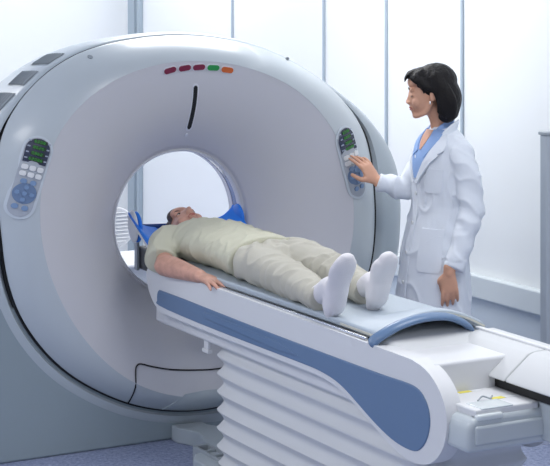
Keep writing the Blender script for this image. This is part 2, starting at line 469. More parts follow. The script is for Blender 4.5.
# lower access door
pts = [(-.297, .21), (-.298, .225), (-.300, .30), (-.296, .372), (-.285, .392), (-.262, .396), (-.2, .375), (-.1, .350), (.02, .334), (.141, .328), (.30, .345), (.40, .375), (.425, .39), (.425, .30), (.422, .215)]
ln = [FS(x, z, .0035) for x, z in pts]
link('door_gap', merge([tube(ln, [.0035]*len(ln), seg=8, n=3)]), 'black', gantry, label='thin dark outline of the lower service door')
# toe panel at the lowest part of the ring
tp = [(-.13, .168), (-.10, .205), (-.05, .238), (.06, .243), (.17, .238), (.22, .205), (.25, .168), (.06, .150)]
decal('toe_panel', .06, .19, tp, .009, 'shell', gantry, .016, 6)
# top-left vents on the housing crown
def shell_surf(phi, t, off):
    Ro = Rout(phi); y = yseam(phi); fl = flare(phi); y1 = y+.042+.09*min(1, fl/.13)
    return pol(phi, (Ro+fl)*taper(t)+off, y1+(.78-y1)*t)
for a0, a1 in ((127.3, 132.6), (135.4, 140.6), (143.2, 148.8)):
    p0, p1 = math.radians(a0), math.radians(a1)
    def vp(i, j, off): return shell_surf(p0+(p1-p0)*i/12, .012+.34*j/8, off)
    top = grid(lambda i, j: vp(i, j, .002), 13, 9); bot = grid(lambda i, j: vp(i, j, -.01), 13, 9)
    v = link('vent_grille', merge([top, bot]), 'vent', gantry, smooth=50, label='dark grey louvred vent on the upper left shoulder')
    sl = []
    for k in range(7):
        t0 = .02+.32*k/7
        def sp(i, j):
            t = t0+(0, 0, .020, .020)[j]; o = (.0, .009, .006, .0)[j]
            return shell_surf(p0+(p1-p0)*(.04+.92*i/12), t, o)
        sl.append(grid(sp, 13, 4, cv=True))
    link('louvre', merge(sl), 'ventslat', v, smooth=30)

# ------------------------------------------------------------------ patient table
table = thing('patient_table', 'long white scanner table with a blue side panel on a pleated pedestal', 'table', (0, -1.4, 0))
def smooth_poly(p):
    q = catmull([(a, b, 0) for a, b in p[-2:]+p+p[:2]], 3); return [(v.x, v.y) for v in q[6:-7]]
fair = [(-.198, .81), (-.205, .835), (-.222, .852), (-.255, .863), (-.33, .866), (-1.2, .864), (-2.25, .855), (-2.40, .850), (-2.49, .825), (-2.555, .775), (-2.588, .715), (-2.59, .65), (-2.565, .585), (-2.515, .535), (-2.45, .508), (-2.37, .502), (-2.29, .513), (-2.2, .543), (-2.08, .590), (-1.98, .628), (-1.88, .655), (-1.76, .668), (-1.6, .670), (-1.0, .668), (-.42, .668), (-.35, .674), (-.29, .694), (-.245, .728), (-.213, .77)]
fair = smooth_poly(fair)
inl = [(-.345, .770), (-.325, .750), (-.322, .72), (-.343, .698), (-.7, .690), (-1.2, .690), (-1.62, .692), (-1.76, .690), (-1.88, .676), (-1.97, .650), (-2.06, .615), (-2.16, .578), (-2.26, .550), (-2.35, .540), (-2.42, .548), (-2.47, .59), (-2.495, .65), (-2.488, .705), (-2.455, .745), (-2.41, .764), (-2.33, .768), (-2.1, .764), (-1.2, .764), (-.40, .772)]
inl = smooth_poly(inl)
for s in (-1, 1):
    f = link('side_fairing', merge([prism(fair, s*.262, s*.195)]), 'white', table, bevel=.030, seg=6)
    link('blue_inlay', merge([prism(inl, s*.2665, s*.25)]), 'blue', f, bevel=.004, label='slate blue inlay panel')
    # shallow grip relief in the blue panel
    rel = [(-.80, .750), (-1.45, .742), (-1.62, .716), (-1.45, .708), (-.80, .722)]
    link('grip_relief', merge([prism(rel, s*.2705, s*.262)]), 'blue', f, bevel=.003)
# inner body
link('table_body', merge([box(-.215, .215, -2.45, -.20, .60, .845)]), 'white', table, bevel=.01)
endp = [(-.252, .60), (.262, .60), (.262, .70), (.25, .718), (-.18, .722), (-.235, .712), (-.252, .68)]
eb = link('end_body', merge([prism(endp, -2.70, -2.2, 'y')]), 'bezel', table, bevel=.018, seg=4, label='pale grey squared foot end')
link('end_tray', merge([box(-.225, .235, -2.708, -2.69, .625, .690)]), 'bezel', eb, bevel=.018, seg=4)
# track, slot and the sloping lid
link('rail_body', merge([box(.05, .258, -2.80, -2.6, .61, .74)]), 'bezel', table, bevel=.006)
link('track_floor', merge([box(-.215, .045, -2.69, -2.2, .70, .740)]), 'white', table, bevel=.006)
link('track_slot', merge([box(.040, .07, -2.795, -2.2, .742, .80)]), 'black', table, smooth=0)
lid = [(.012, .778), (.018, .790), (.115, .862), (.135, .868), (.20, .872), (.255, .872), (.262, .80), (.262, .715), (.06, .715), (.06, .778)]
link('track_lid', merge([prism(lid, -2.54, -2.15, 'y')]), 'dome', table, bevel=.005)
link('track_lid', merge([prism(lid, -2.80, -2.545, 'y')]), 'dome', table, bevel=.005)
link('lid_rail', merge([box(.185, .205, -2.80, -.3, .868, .880)]), 'white', table, bevel=.004)
pl = link('release_plate', merge([box(-.19, -.06, -2.69, -2.60, .737, .743)]), 'clear', table, bevel=.003, label='glossy pale plate')
link('latch_pocket', merge([box(-.215, -.11, -2.704, -2.66, .703, .726)]), 'clear', table, bevel=.008, label='small glossy latch pocket')
for (x0, x1, y0, y1) in ((-.125, -.075, -2.475, -2.455), (-.075, -.025, -2.60, -2.575)):
    link('yellow_sticker', merge([box(x0, x1, y0, y1, .739, .7415)]), 'yellow', table, smooth=0, label='small yellow sticker')
    link('white_sticker', merge([box(x0+.055, x1+.045, y0, y1, .739, .7412)]), 'key', table, smooth=0)
link('sticker_wire', merge([tube([(-.14, -2.60, .745), (-.11, -2.585, .752), (-.09, -2.60, .746), (-.07, -2.585, .75)], [.003]*4, seg=6)]), 'grey', table)
# rounded foot-end cover under the cradle's push handle
def humpf(i, j):
    prof_ = catmull([(-1.93, .80, 0), (-1.94, .868, 0), (-1.98, .884, 0), (-2.06, .886, 0), (-2.13, .878, 0), (-2.20, .856, 0), (-2.27, .815, 0), (-2.33, .765, 0), (-2.345, .70, 0)], 4)
    p = prof_[j]; t = i/24; x = -.222+t*.405
    e = min(t, 1-t)*24/3; k = 1 if e >= 1 else math.sqrt(max(0, 1-(1-e)**2))
    y = p.x+(0 if p.x > -2.1 else (-2.1-p.x)*(1-k)*.35)
    return (x, y, .70+(p.y-.70)*(.90+.10*k))
hv, hf = grid(humpf, 25, 33)
hf.append([j for j in range(33)]); hf.append([24*33+j for j in range(33)])
link('foot_end_cover', mesh(hv, hf), 'dome', table, smooth=50, label='rounded white cover at the foot end')
# chrome rails
for s in (-1, 1):
    link('chrome_rail', merge([box(*sorted((s*.238, s*.248)), -2.06, -.35, .860, .870)]), 'chrome', table, bevel=.002, label='polished metal rail')
    link('rail_gap', merge([box(*sorted((s*.230, s*.238)), -2.06, -.3, .862, .869)]), 'black', table, smooth=0)
# cradle with pad
def bump_end(y):
    k = max(0, min(1, (-1.80-y)/.30)); return k*k*(3-2*k)
def padz(x, y):
    e = bump_end(y); q = 1-(x/.225)**2
    return .890+.066*e*max(0, q)+.004*(1-e)*abs(x/.22)**3
def padsurf(z_off, xw=.22, y0=-.10, y1=-2.13, nx=21, ny=60):
    return lambda i, j: (-xw+2*xw*i/(nx-1), y0+(y1-y0)*j/(ny-1)-.03*bump_end(y0+(y1-y0)*j/(ny-1))*0, padz(-xw+2*xw*i/(nx-1), y0+(y1-y0)*j/(ny-1))+z_off)
def slab(z0, z1, **k):
    nx, ny = k.get('nx', 21), k.get('ny', 60)
    a = padsurf(z1, **k); b = padsurf(z0, **k)
    va, fa = grid(a, nx, ny); vb, fb = grid(b, nx, ny); o = len(va)
    fs = fa+[[i+o for i in f] for f in fb]
    bd = [i*ny for i in range(nx)]+[(nx-1)*ny+j for j in range(1, ny)]+[i*ny+ny-1 for i in range(nx-2, -1, -1)]+[j for j in range(ny-2, 0, -1)]
    for a_, b_ in zip(bd, bd[1:]+bd[:1]): fs.append([a_, b_, b_+o, a_+o])
    return va+vb, fs
link('cradle', merge([slab(-.032, -.022, xw=.212)]), 'grey', table, smooth=50, label='curved cradle board')
pd = link('table_pad', merge([slab(-.026, 0, xw=.226)]), 'pad', table, bevel=.007, label='blue-grey vinyl pad')
link('pad_piping', merge([slab(-.018, -.010, xw=.2275, y0=-1.85, y1=-2.135, ny=20)]), 'cream', pd, smooth=50)
hp = [(-.255, -2.115, .862), (-.230, -2.135, .888), (-.175, -2.150, .917), (-.10, -2.155, .935), (-.03, -2.158, .940), (.04, -2.155, .933), (.10, -2.148, .912), (.145, -2.140, .886), (.168, -2.125, .862)]
link('push_handle', merge([tube(hp, [(.026, .013)]*9, side=(0, 1, .2), seg=16)]), 'blue', table, smooth=60, label='arched slate blue push handle')
# head end: forearm and head rest
def hrest(off0, off1, y0, y1, ny=16):
    sec = catmull([(-.180, .955, 0), (-.160, .925, 0), (-.125, .895, 0), (-.06, .872, 0), (.06, .862, 0), (.20, .872, 0), (.31, .895, 0), (.36, .925, 0), (.385, .955, 0)], 5)
    K = len(sec)
    def f(off):
        def g(i, j):
            p = sec[i]; t = j/(ny-1); y = y0+(y1-y0)*t
            k = max(0, min(1, ((.06-p.x)/.10 if p.x < .06 else (p.x-.12)/.12))); k = k*k*(3-2*k)
            w = max(0, min(1, (p.y-.895)/.06))             # 0..1 on the fins
            rise = .085*k*t**1.3
            drop = .065*w*w*(1-t)**1.2
            return (p.x, y-off*.35, p.y+rise-drop+off)
        return g
    va, fa = grid(f(off1), K, ny); vb, fb = grid(f(off0), K, ny); o = len(va)
    fs = fa+[[i+o for i in q] for q in fb]
    bd = [i*ny for i in range(K)]+[(K-1)*ny+j for j in range(1, ny)]+[i*ny+ny-1 for i in range(K-2, -1, -1)]+[j for j in range(ny-2, 0, -1)]
    for a_, b_ in zip(bd, bd[1:]+bd[:1]): fs.append([a_, b_, b_+o, a_+o])
    return va+vb, fs
hr = link('headrest', merge([hrest(0, .016, -.10, .19)]), 'brightblue', table, bevel=.005, smooth=60, label='bright blue winged head and shoulder rest')
link('headrest_shell', merge([hrest(-.014, .0, -.105, .195)]), 'white', hr, bevel=.004, smooth=60)
link('head_strap', merge([tube([(-.13, .195, .972), (-.04, .20, .966), (.08, .20, .963), (.20, .20, .966), (.33, .195, .972)], [(.012, .016)]*5, side=(0, 1, 0), seg=12)]), 'navy', hr, smooth=60, label='dark blue strap across the head end')
link('side_fin', merge([ell((-.170, .150, .985), (.010, .058, .078), Matrix.Rotation(-.25, 4, 'X'))]), 'white', hr, smooth=180, label='white outer side of the left wing')
link('fin_pad', merge([ell((-.155, .140, .983), (.012, .062, .074), Matrix.Rotation(-.25, 4, 'X'))]), 'brightblue', hr, smooth=180)
link('fin_pad', merge([ell((.385, .130, .985), (.016, .062, .076), Matrix.Rotation(-.25, 4, 'X'))]), 'brightblue', hr, smooth=180)
link('head_cushion', merge([ell((.05, .06, .882), (.095, .08, .032))]), 'key', hr, smooth=180, label='small white head cushion')
link('head_bracket', merge([box(-.118, .10, .02, .22, .77, .880)]), 'dark', hr, bevel=.01)
link('bracket_edge', merge([box(-.132, -.118, .19, .222, .765, .90)]), 'grey', hr, bevel=.003)
# pleated pedestal
def pleat(z, ph=0):
    p = .066; t = (z/p) % 1.0; return .5+.5*cos(2*PI*(t-.25)) if True else 0
def bell(i, j, NZ=96, NR=72):
    t = j/(NZ-1); z = .085+t*.62
    k = 1-t
    yn, yf = -.80-.02*k, -2.42+.35*k*0
    # pleat amount: sharp ridges, round valleys
    q = (z/.078) % 1.0; w = abs(2*q-1)**1.4
    o = .026*w
    hx = .185+o; y0 = -.735+o; y1 = -2.46-o*.4
    cyc = i/NR; r = .05
    # rounded rectangle by perimeter
    pts = []
    a = 2*PI*cyc
    cc, ss = cos(a), sin(a)
    e = .22
    X = hx*math.copysign(abs(cc)**e, cc); Y = (y0+y1)/2+(y0-y1)/2*math.copysign(abs(ss)**e, ss)
    # folds sag towards the middle of the long side
    sag = -.0*ss
    return (X+.005, Y, z+sag)
bv, bf = grid(lambda i, j: bell(i, j), 72, 96, cu=True)
bf.append([i*96 for i in range(72)]); bf.append([i*96+95 for i in range(72)])
link('bellows', mesh(bv, bf), 'bellows', table, smooth=60, label='white pleated bellows around the lift')
# floor base
sb = [(-.065, -.05), (-.065, -.12), (-.035, -.17), (-.015, -.23), (-.03, -.30), (-.06, -.37), (-.07, -.45), (-.09, -.50), (-.19, -.55), (-.23, -.62), (-.23, -2.35), (.24, -2.35), (.24, -.70), (.21, -.62), (.21, -.42), (.195, -.32), (.16, -.24), (.12, -.17), (.09, -.12), (.09, -.06)]
bs = link('floor_base', merge([prism(sb, 0.0, .072, 'z')]), 'shell', table, bevel=.006, label='grey floor plate joining table and scanner')
vb = [box(-.155, -.142, -1.2, -.46, .0, .085), box(-.142, -.08, -.475, -.46, 0, .085), box(-.15, -.09, -.56, -.545, .055, .082), box(-.15, -.09, -.64, -.625, .055, .082), box(-.15, -.09, -.72, -.705, .055, .082), box(-.088, -.075, -.8, -.46, 0, .085)]
link('foot_frame', merge(vb), 'grey', bs, bevel=.003)
link('lever', merge([box(-.20, -.185, -.70, -.66, .56, .67), box(-.205, -.18, -.71, -.65, .545, .562)]), 'white', table, bevel=.004)

# ------------------------------------------------------------------ trolley seen through the bore and partition on the right
tr = thing('equipment_trolley', 'white trolley with a round ribbed grille seen through the bore behind the headrest', 'trolley', (.40, 1.6, 0))
link('cabinet', merge([box(.20, .66, 1.42, 1.80, .06, .555)]), 'white', tr, bevel=.015)
link('worktop', merge([box(.14, .70, 1.38, 1.84, .555, .58)]), 'white', tr, bevel=.012)
for x in (.25, .61):
    for y in (1.48, 1.74): link('caster', merge([tube([(x-.012, y, .03), (x+.012, y, .03)], [.03, .03], seg=16, caps=False)]), 'dark', tr)
gr = link('round_head', merge([tube([(.345, 1.52, .77), (.345, 1.60, .77)], [(.115, .115), (.09, .09)], seg=40, caps=False), box(.30, .37, 1.54, 1.60, .575, .72)]), 'white', tr, bevel=.008)
gl = []
for k in range(9):
    z = .77-.08+.02*k; h = math.sqrt(max(.0005, .098**2-(z-.77)**2)); gl.append(box(.345-h, .345+h, 1.516, 1.524, z-.003, z+.003))
link('grille', merge(gl), 'key', gr, bevel=.002)
pt = thing('partition_panel', 'grey standing partition panel at the right edge near the wall', 'partition', (1.68, -.92, 0))

# proj helper values: the panel edge stands between the table and the wall
link('panel_board', merge([box(1.44, 1.92, -.95, -.90, .06, 1.435)]), 'partition', pt, bevel=.006)
link('panel_cap', merge([box(1.435, 1.925, -.957, -.893, 1.435, 1.45)]), 'grey', pt, bevel=.003)
for x in (1.50, 1.86): link('panel_foot', merge([box(x-.025, x+.025, -1.05, -.80, 0, .06)]), 'grey', pt, bevel=.006)

# ------------------------------------------------------------------ people
def TF(parts, Mx): return [([Mx @ Vector(v) for v in vs], fs) for vs, fs in parts]
def frame(org, z, y):
    """matrix whose local z runs along z and local y as close to y as possible"""
    z = Vector(z).normalized(); y = Vector(y); y = (y-z*y.dot(z)).normalized(); x = y.cross(z)
    return Matrix(((x.x, y.x, z.x, org[0]), (x.y, y.y, z.y, org[1]), (x.z, y.z, z.z, org[2]), (0, 0, 0, 1)))
def head_parts(fem):
    k = .93 if fem else 1.0; P = []
    P.append(ell((0, .018, .035), (.074, .094, .084)))
    P.append(ell((0, -.026, -.018), (.065, .075, .086)))
    P.append(ell((0, -.032, -.068), (.050*k, .052, .036)))
    P.append(ell((0, -.076, -.098), (.022*k, .018, .017)))            # chin
    for s in (-1, 1):
        P.append(tube([(s*.056, .0, -.045), (s*.048*k, -.03, -.085), (s*.018, -.072, -.102)], [.014, .013, .012], seg=10))  # jaw line
        P.append(ell((s*.034, -.066, -.034), (.027, .022, .030)))     # cheek
        P.append(ell((s*.030, -.082, .026), (.026, .013, .010)))      # brow
        P.append(ell((s*.032, -.080, .003), (.017, .010, .009)))      # lids
        P.append(ell((s*.078, .012, -.010), (.007, .017, .030), Matrix.Rotation(-.2, 4, 'X')))
        P.append(ell((s*.011, -.106, -.034), (.008, .009, .007)))     # nostril
    P.append(ell((0, -.070, .060), (.050, .028, .032)))               # forehead
    nz = -.109 if fem else -.117
    P.append(tube([(0, -.088, .022), (0, -.096 if fem else -.101, -.005), (0, nz, -.030)], [.008, .008 if fem else .009, .009 if fem else .011], seg=12))
    P.append(tube([(0, nz+.005, -.034), (0, -.098, -.040)], [.009, .008], seg=10))
    P.append(ell((0, -.088, -.058), (.024, .012, .020)))
    P.append(ell((0, -.0965, -.0565), (.020, .006, .0055)))
    P.append(ell((0, -.0945, -.0680), (.018, .0065, .006)))
    P.append(ell((0, -.088, -.082), (.014, .008, .006)))
    return P
def hand_parts(side, curl, spread=1.0, scale=1.0, thumb=(.055, .020, -.055), thumb2=(.068, .032, -.088), r0=.0088):
    """wrist at origin, fingers along -z, palm faces +y, thumb at x = side"""
    P = [tube([(0, 0, .03), (0, 0, 0), (side*.004, 0, -.035), (0, .0, -.078)], [(.024, .018), (.027, .017), (.037, .015), (.038, .012)], side=(1, 0, 0), seg=18)]
    P.append(ell((side*.022, .008, -.035), (.018, .013, .030)))
    fx = [.030, .010, -.011, -.030]; ln = [.066, .074, .069, .054]; rr = [1, 1, .96, .86]
    for i in range(4):
        x = side*fx[i]; c = curl[i] if isinstance(curl, (list, tuple)) else curl
        a = 0; p = Vector((x*.9, 0, -.060)); q = Vector((x, -.001, -.084)); pts = [p, q]; sx = side*(1.5-i)*.09*spread
        for L, da in ((.46, .8), (.30, 1.), (.24, .7)):
            a += c*da; d = Vector((sx*cos(a), sin(a), -cos(a))).normalized(); pts.append(pts[-1]+d*(ln[i]*L))
        r = r0*rr[i]; P.append(tube(pts, [r*1.05, r*1.12, r*.98, r*.9, r*.72], seg=12, n=4))
    P.append(tube([(side*.018, .004, -.012), (side*.040, .012, -.034), (side*thumb[0], thumb[1], thumb[2]), (side*thumb2[0], thumb2[1], thumb2[2])], [.014, .0135, .0108, .0085], seg=12, n=4))
    return TF(P, Matrix.Scale(scale, 4))
def ridge(p, sx, sy, sz, seed=0):
    return max(0, 1-2.2*abs(noise.noise(Vector((p.x*sx+seed, p.y*sy+seed*.7, p.z*sz-seed)))))**3
def N(p, sx, sy, sz, seed=0):
    return noise.noise(Vector((p.x*sx+seed, p.y*sy+seed*.7, p.z*sz-seed)))
def eyes(parent, Mx, fem, down):
    for s in (-1, 1):
        if not down:
            link('eye', merge(TF([ell((s*.032, -.0835, .003), (.011, .0075, .0034))], Mx)), 'eye', parent, smooth=180)
            link('iris', merge(TF([ell((s*.032, -.0890, .003), (.0048, .0042, .0036))], Mx)), 'iris', parent, smooth=180)
            link('eyelid', merge(TF([tube([(s*.018, -.087, .003), (s*.032, -.0925, .0095), (s*.046, -.083, .003)], [.0018]*3, seg=6)], Mx)), 'brow', parent)
        else:
            link('eyelash', merge(TF([tube([(s*.020, -.0880, -.003), (s*.032, -.0895, -.006), (s*.046, -.0825, -.002)], [.0012, .0018, .0012], seg=6)], Mx)), 'brow', parent)
        link('eyebrow', merge(TF([tube([(s*.016, -.0925, .027), (s*.032, -.0940, .033), (s*.050, -.0815, .029)], [(.0022, .0030)]*3, side=(0, 1, 0), seg=8)], Mx)), 'brow', parent)
    link('lips', merge(TF([tube([(-.021, -.092, -.061), (-.008, -.1005, -.0572), (0, -.1010, -.0582), (.008, -.1005, -.0572), (.021, -.092, -.061)], [(.0025, .0022), (.0034, .0034), (.0030, .003), (.0034, .0034), (.0025, .0022)], side=(0, 1, 0), seg=8), tube([(-.019, -.090, -.0655), (0, -.0985, -.0675), (.019, -.090, -.0655)], [.0026, .0046, .0026], seg=8)], Mx)), 'lips_w' if fem else 'lips_m', parent, smooth=180)

# ---- the man on the table
man = thing('person', 'man in khaki shirt and trousers and white socks lying on his back on the table', 'person', (0, -.85, .89))
HM = frame((.045, .010, .962), (-.05, 1, .15), (.12, 0, -1)) @ Matrix.Scale(1.06, 4)
elN, wrN = Vector((-.275, -.42, .890)), Vector((-.255, -.740, .889))
hN = frame(wrN, (-.10, 1, .08), (0, 0, -1))
body = TF(head_parts(False), HM)
body += [tube([(.02, -.02, .955), (.005, -.10, .955), (0, -.20, .955)], [.058, .060, .075], seg=18),
         tube([(0, -.18, .962), (0, -.3, .965), (0, -.55, .963), (0, -.75, .96), (0, -.90, .955)], [(.12, .06), (.165, .075), (.155, .075), (.155, .072), (.15, .07)], side=(1, 0, 0), seg=24),
         tube([(-.14, -.26, .955), (-.205, -.31, .935), elN], [.048, .046, .042], seg=18),
         tube([elN, (-.268, -.50, .893), wrN], [.046, .047, .029], seg=18),
         tube([(.16, -.25, .965), (.225, -.30, .95), (.245, -.48, .945)], [.058, .055, .043], seg=18),
         tube([(.245, -.48, .945), (.24, -.60, .93), (.205, -.75, .925)], [.043, .041, .028], seg=18),
         tube([(-.09, -.86, .955), (-.12, -1.28, .945), (-.180, -1.58, .938)], [.07, .05, .030], seg=16),
         tube([(.09, -.86, .955), (.075, -1.28, .955), (.045, -1.54, .945)], [.07, .05, .030], seg=16)]
body += TF(hand_parts(1, [.10, .14, .16, .2], 1.5, 1.16, (.058, .016, -.050), (.074, .020, -.085)), hN)
body += TF(hand_parts(-1, .25, .8, 1.03), frame((.205, -.75, .925), (.25, 1, .10), (0, .1, -1)))
bm_ = blob('body', body, 'skin_m', man, .0045, 3)
eyes(bm_, HM, False, False)
# cropped hair: a thin skull cap that leaves face and ears free
cap = TF([ell((0, .024, .040), (.0815, .0995, .0875)), ell((0, -.056, .068), (.060, .038, .040))], HM)
blob('hair', cap, 'hair_m', man, .004, 1, cut=[(HM @ Vector((0, -.075, .062)), HM.to_3x3() @ Vector((0, -.62, -.78)))], label='very short dark grey hair')
def sh_disp(p):
    q = Vector((p.x+p.y*.5, p.y-p.x*.8, p.z))
    d = .004*N(p, 9, 16, 4, 3)+.006*N(p, 5, 7, 3, 9)+.0075*ridge(q, 5, 11, 5, 3)
    # drawn folds fanning from the armpit over the flank
    t = p.y+.35*p.x; w = max(0, min(1, (-p.y-.30)/.12))*max(0, min(1, (.85+p.y)/.1))
    return d+.0055*w*math.sin(t*58+3*noise.noise(p*5))*max(0, .7-abs(p.z-1.0)*6)
shirt = [tube([(0, -.115, .965), (0, -.17, .965), (0, -.25, .968), (0, -.40, .968), (0, -.60, .968), (0, -.76, .966), (0, -.885, .965)], [(.075, .068), (.135, .078), (.190, .090), (.195, .093), (.185, .089), (.188, .089), (.194, .094)], side=(1, 0, 0), seg=32, caps=False),
         ell((-.0, -.42, .985), (.13, .22, .078)),
         tube([(-.13, -.225, .970), (-.195, -.265, .955), (-.250, -.345, .915), (-.268, -.375, .902)], [(.075, .072), (.076, .070), (.073, .064), (.074, .062)], side=(1, 0, 0), seg=24, caps=False),
         tube([(.13, -.225, .970), (.20, -.265, .955), (.238, -.38, .945), (.243, -.43, .945)], [(.075, .072), (.074, .066), (.066, .060), (.067, .060)], side=(1, 0, 0), seg=24, caps=False)]
s_ = blob('shirt', shirt, 'shirt', man, .006, 5, sh_disp, label='pale khaki short-sleeved shirt')
def pt_disp(p):
    d = .005*N(p, 8, 5, 4, 5)+.004*N(p, 18, 14, 9, 2)+.0075*ridge(Vector((p.x-p.y*.5, p.y+p.x*1.2, p.z)), 6, 9, 6, 8)
    kx = (p.y+1.30)/.11; hip = (p.y+.92)/.10; an = (p.y+1.62)/.09
    d += .0075*math.exp(-kx*kx)*sin(p.y*95+p.x*20+3*N(p, 9, 9, 9))
    d += .0065*math.exp(-hip*hip)*sin((p.y*.7+abs(p.x)*1.2)*80+2*N(p, 7, 7, 7))
    d += .0050*math.exp(-an*an)*sin(p.y*125+2*N(p, 9, 9, 9))
    return d
pants = [tube([(0, -.80, .962), (0, -.90, .964), (0, -.99, .955), (0, -1.03, .945)], [(.166, .074), (.174, .079), (.174, .078), (.13, .062)], side=(1, 0, 0), seg=28),
         tube([(-.092, -.92, .962), (-.112, -1.10, .960), (-.140, -1.32, .952), (-.165, -1.50, .946), (-.188, -1.655, .937)], [(.096, .084), (.094, .076), (.076, .066), (.066, .058), (.060, .050)], side=(1, 0, 0), seg=24, caps=False),
         tube([(.092, -.92, .965), (.092, -1.10, .968), (.080, -1.32, .955), (.055, -1.50, .948), (.034, -1.625, .940)], [(.096, .086), (.094, .082), (.076, .070), (.066, .060), (.060, .052)], side=(1, 0, 0), seg=24, caps=False)]
blob('trousers', pants, 'pants', man, .006, 4, pt_disp, label='pale khaki trousers')
def sock(heel, toe, ankle, side):
    heel, toe, ankle = Vector(heel), Vector(toe), Vector(ankle)
    u = (toe-heel).normalized(); back = Vector((0, 1, 0)); back = (back-u*back.dot(u)).normalized(); w = u.cross(back)*1.0
    L = (toe-heel).length
    q = lambda s, b, t=0: heel+u*(L*s)+back*b+w*t
    S = side
    return [tube([q(-.05, .035), q(.08, .030), q(.26, .024), q(.48, .022, 0), q(.70, .018, S*.004), q(.86, .012, S*.006), q(.95, .010, S*.010)],
                 [(.034, .032), (.044, .044), (.044, .042), (.048, .034), (.056, .029), (.050, .023), (.034, .017)], side=w, seg=24),
            ell(q(.90, .010, S*.024), (.019, .017, .020)),
            ell(q(.86, .010, -S*.012), (.017, .014, .017)), ell(q(.82, .010, -S*.028), (.014, .013, .015)),
            tube([q(.10, .04), q(.30, .055), ankle], [(.038, .040), (.042, .046), (.038, .040)], side=w, seg=20),
            tube([q(.62, .022), q(.36, .058), ankle+Vector((0, 0, .008))], [(.030, .018), (.032, .028), (.033, .032)], side=w, seg=20)]
sd = lambda p: .0022*N(p, 30, 30, 12, 4)+.002*N(p, 12, 12, 30, 8)
blob('sock', sock((-.206, -1.790, .905), (-.232, -1.905, 1.138), (-.178, -1.60, .938), -1), 'sock', man, .005, 4, sd)
blob('sock', sock((.004, -1.755, .908), (-.004, -1.850, 1.120), (.046, -1.56, .942), 1), 'sock', man, .005, 4, sd)

# ---- the radiographer
woman = thing('person', 'woman with black bob in white lab coat standing beside the scanner, touching its control panel', 'person', (1.165, -.50, 0))
AL = math.radians(-97)
WB = Matrix.Translation((1.165, -.50, 0)) @ Matrix.Rotation(AL, 4, 'Z')
HW = Matrix.Translation(WB @ Vector((0, -.072, 1.618))) @ Matrix.Rotation(math.radians(-121), 4, 'Z') @ Matrix.Rotation(math.radians(7), 4, 'X') @ Matrix.Scale(1.0, 4)
WI = WB.inverted()
elR, wrR = WI @ Vector((1.045, -.355, 1.145)), WI @ Vector((.925, -.290, 1.185))
shR, shL = Vector((-.145, .012, 1.335)), Vector((.145, .012, 1.335))
elL, wrL = Vector((.205, .045, 1.085)), Vector((.255, -.098, .795))
tipW = Vector((.840, -.196, 1.345)); wrW = Vector((.925, -.290, 1.185))
hR = frame(wrW, wrW-tipW, (-.35, .90, .05))
hL = frame(WB @ wrL, (-.06, -.02, 1), (.50, .87, 0))
body = TF([tube([(0, -.045, 1.55), (0, -.018, 1.49), (0, .000, 1.40)], [.047, .047, .052], seg=18),
           tube([(0, 0, 1.36), (0, 0, 1.30), (0, -.01, 1.2), (0, 0, 1.05), (0, 0, .92), (0, 0, .80)], [(.08, .05), (.13, .075), (.135, .085), (.12, .075), (.155, .095), (.14, .085)], side=(1, 0, 0), seg=24),
           tube([shR, elR], [.045, .036], seg=14), tube([elR, wrR], [.036, .024], seg=14),
           tube([shL, elL], [.045, .036], seg=14), tube([elL, wrL], [.036, .024], seg=14),
           tube([(-.085, 0, .86), (-.08, 0, .48), (-.075, .01, .09)], [.075, .048, .034], seg=14),
           tube([(.085, 0, .86), (.08, 0, .48), (.075, .01, .09)], [.075, .048, .034], seg=14)], WB)
body += TF(head_parts(True), HW)
body += TF(hand_parts(1, [.12, .20, .34, .45], 1.7, 1.12, (.058, .018, -.045), (.070, .030, -.082), .0080), hR)
body += TF(hand_parts(-1, [.26, .30, .34, .38], .55, 1.08, (.036, .026, -.056), (.030, .034, -.090), .0086), hL)
wb = blob('body', body, 'skin_w', woman, .0045, 3)
eyes(wb, HW, True, True)
# bob hair
def hd(p):
    q = HW.inverted() @ p
    return .0022*noise.noise(Vector((q.x*50, q.y*50, q.z*7)))+.003*noise.noise(Vector((q.x*16, q.y*16, q.z*5)))
hair = [ell((0, .034, .048), (.088, .104, .088)),
        ell((0, -.034, .088), (.064, .056, .036), Matrix.Rotation(.30, 4, 'X')),
        tube([(0, .075, .05), (0, .098, -.03), (0, .092, -.100)], [(.080, .050), (.080, .050), (.066, .034)], side=(1, 0, 0), seg=20)]
for s in (-1, 1):
    hair += [tube([(s*.062, .030, .075), (s*.082, .050, .02), (s*.086, .070, -.045), (s*.078, .064, -.100), (s*.064, .050, -.124)], [(.026, .040), (.020, .042), (.020, .048), (.020, .046), (.014, .030)], side=(1, 0, 0), seg=18),
             tube([(s*.020, -.066, .100), (s*.056, -.052, .076), (s*.076, -.022, .044), (s*.081, .012, .018)], [(.014, .026), (.013, .024), (.012, .020), (.010, .018)], side=(1, 0, 0), seg=14),
             tube([(s*.070, -.030, .030), (s*.075, -.026, .005)], [(.008, .010), (.004, .005)], side=(1, 0, 0), seg=10)]
hair.append(tube([(.0, -.048, .106), (.010, -.078, .100), (.016, -.098, .086), (.022, -.106, .068)], [(.034, .018), (.030, .015), (.022, .009), (.012, .005)], side=(1, 0, 0), seg=14))
blob('hair', TF(hair, HW @ Matrix.Scale(1.035, 4)), 'hair_w', woman, .0045, 3, hd, label='short black bob')
for s in (1,):
    link('flyaway_lock', merge(TF([tube([(s*.085, .06, -.085), (s*.088, .09, -.10), (s*.085, .112, -.092)], [.004, .003, .0015], seg=6)], HW)), 'hair_w', woman)
link('earring', merge(TF([tube([(.081, -.004, -.036), (.083, -.005, -.045)], [.004, .004], seg=10)], HW)), 'chrome', wb)
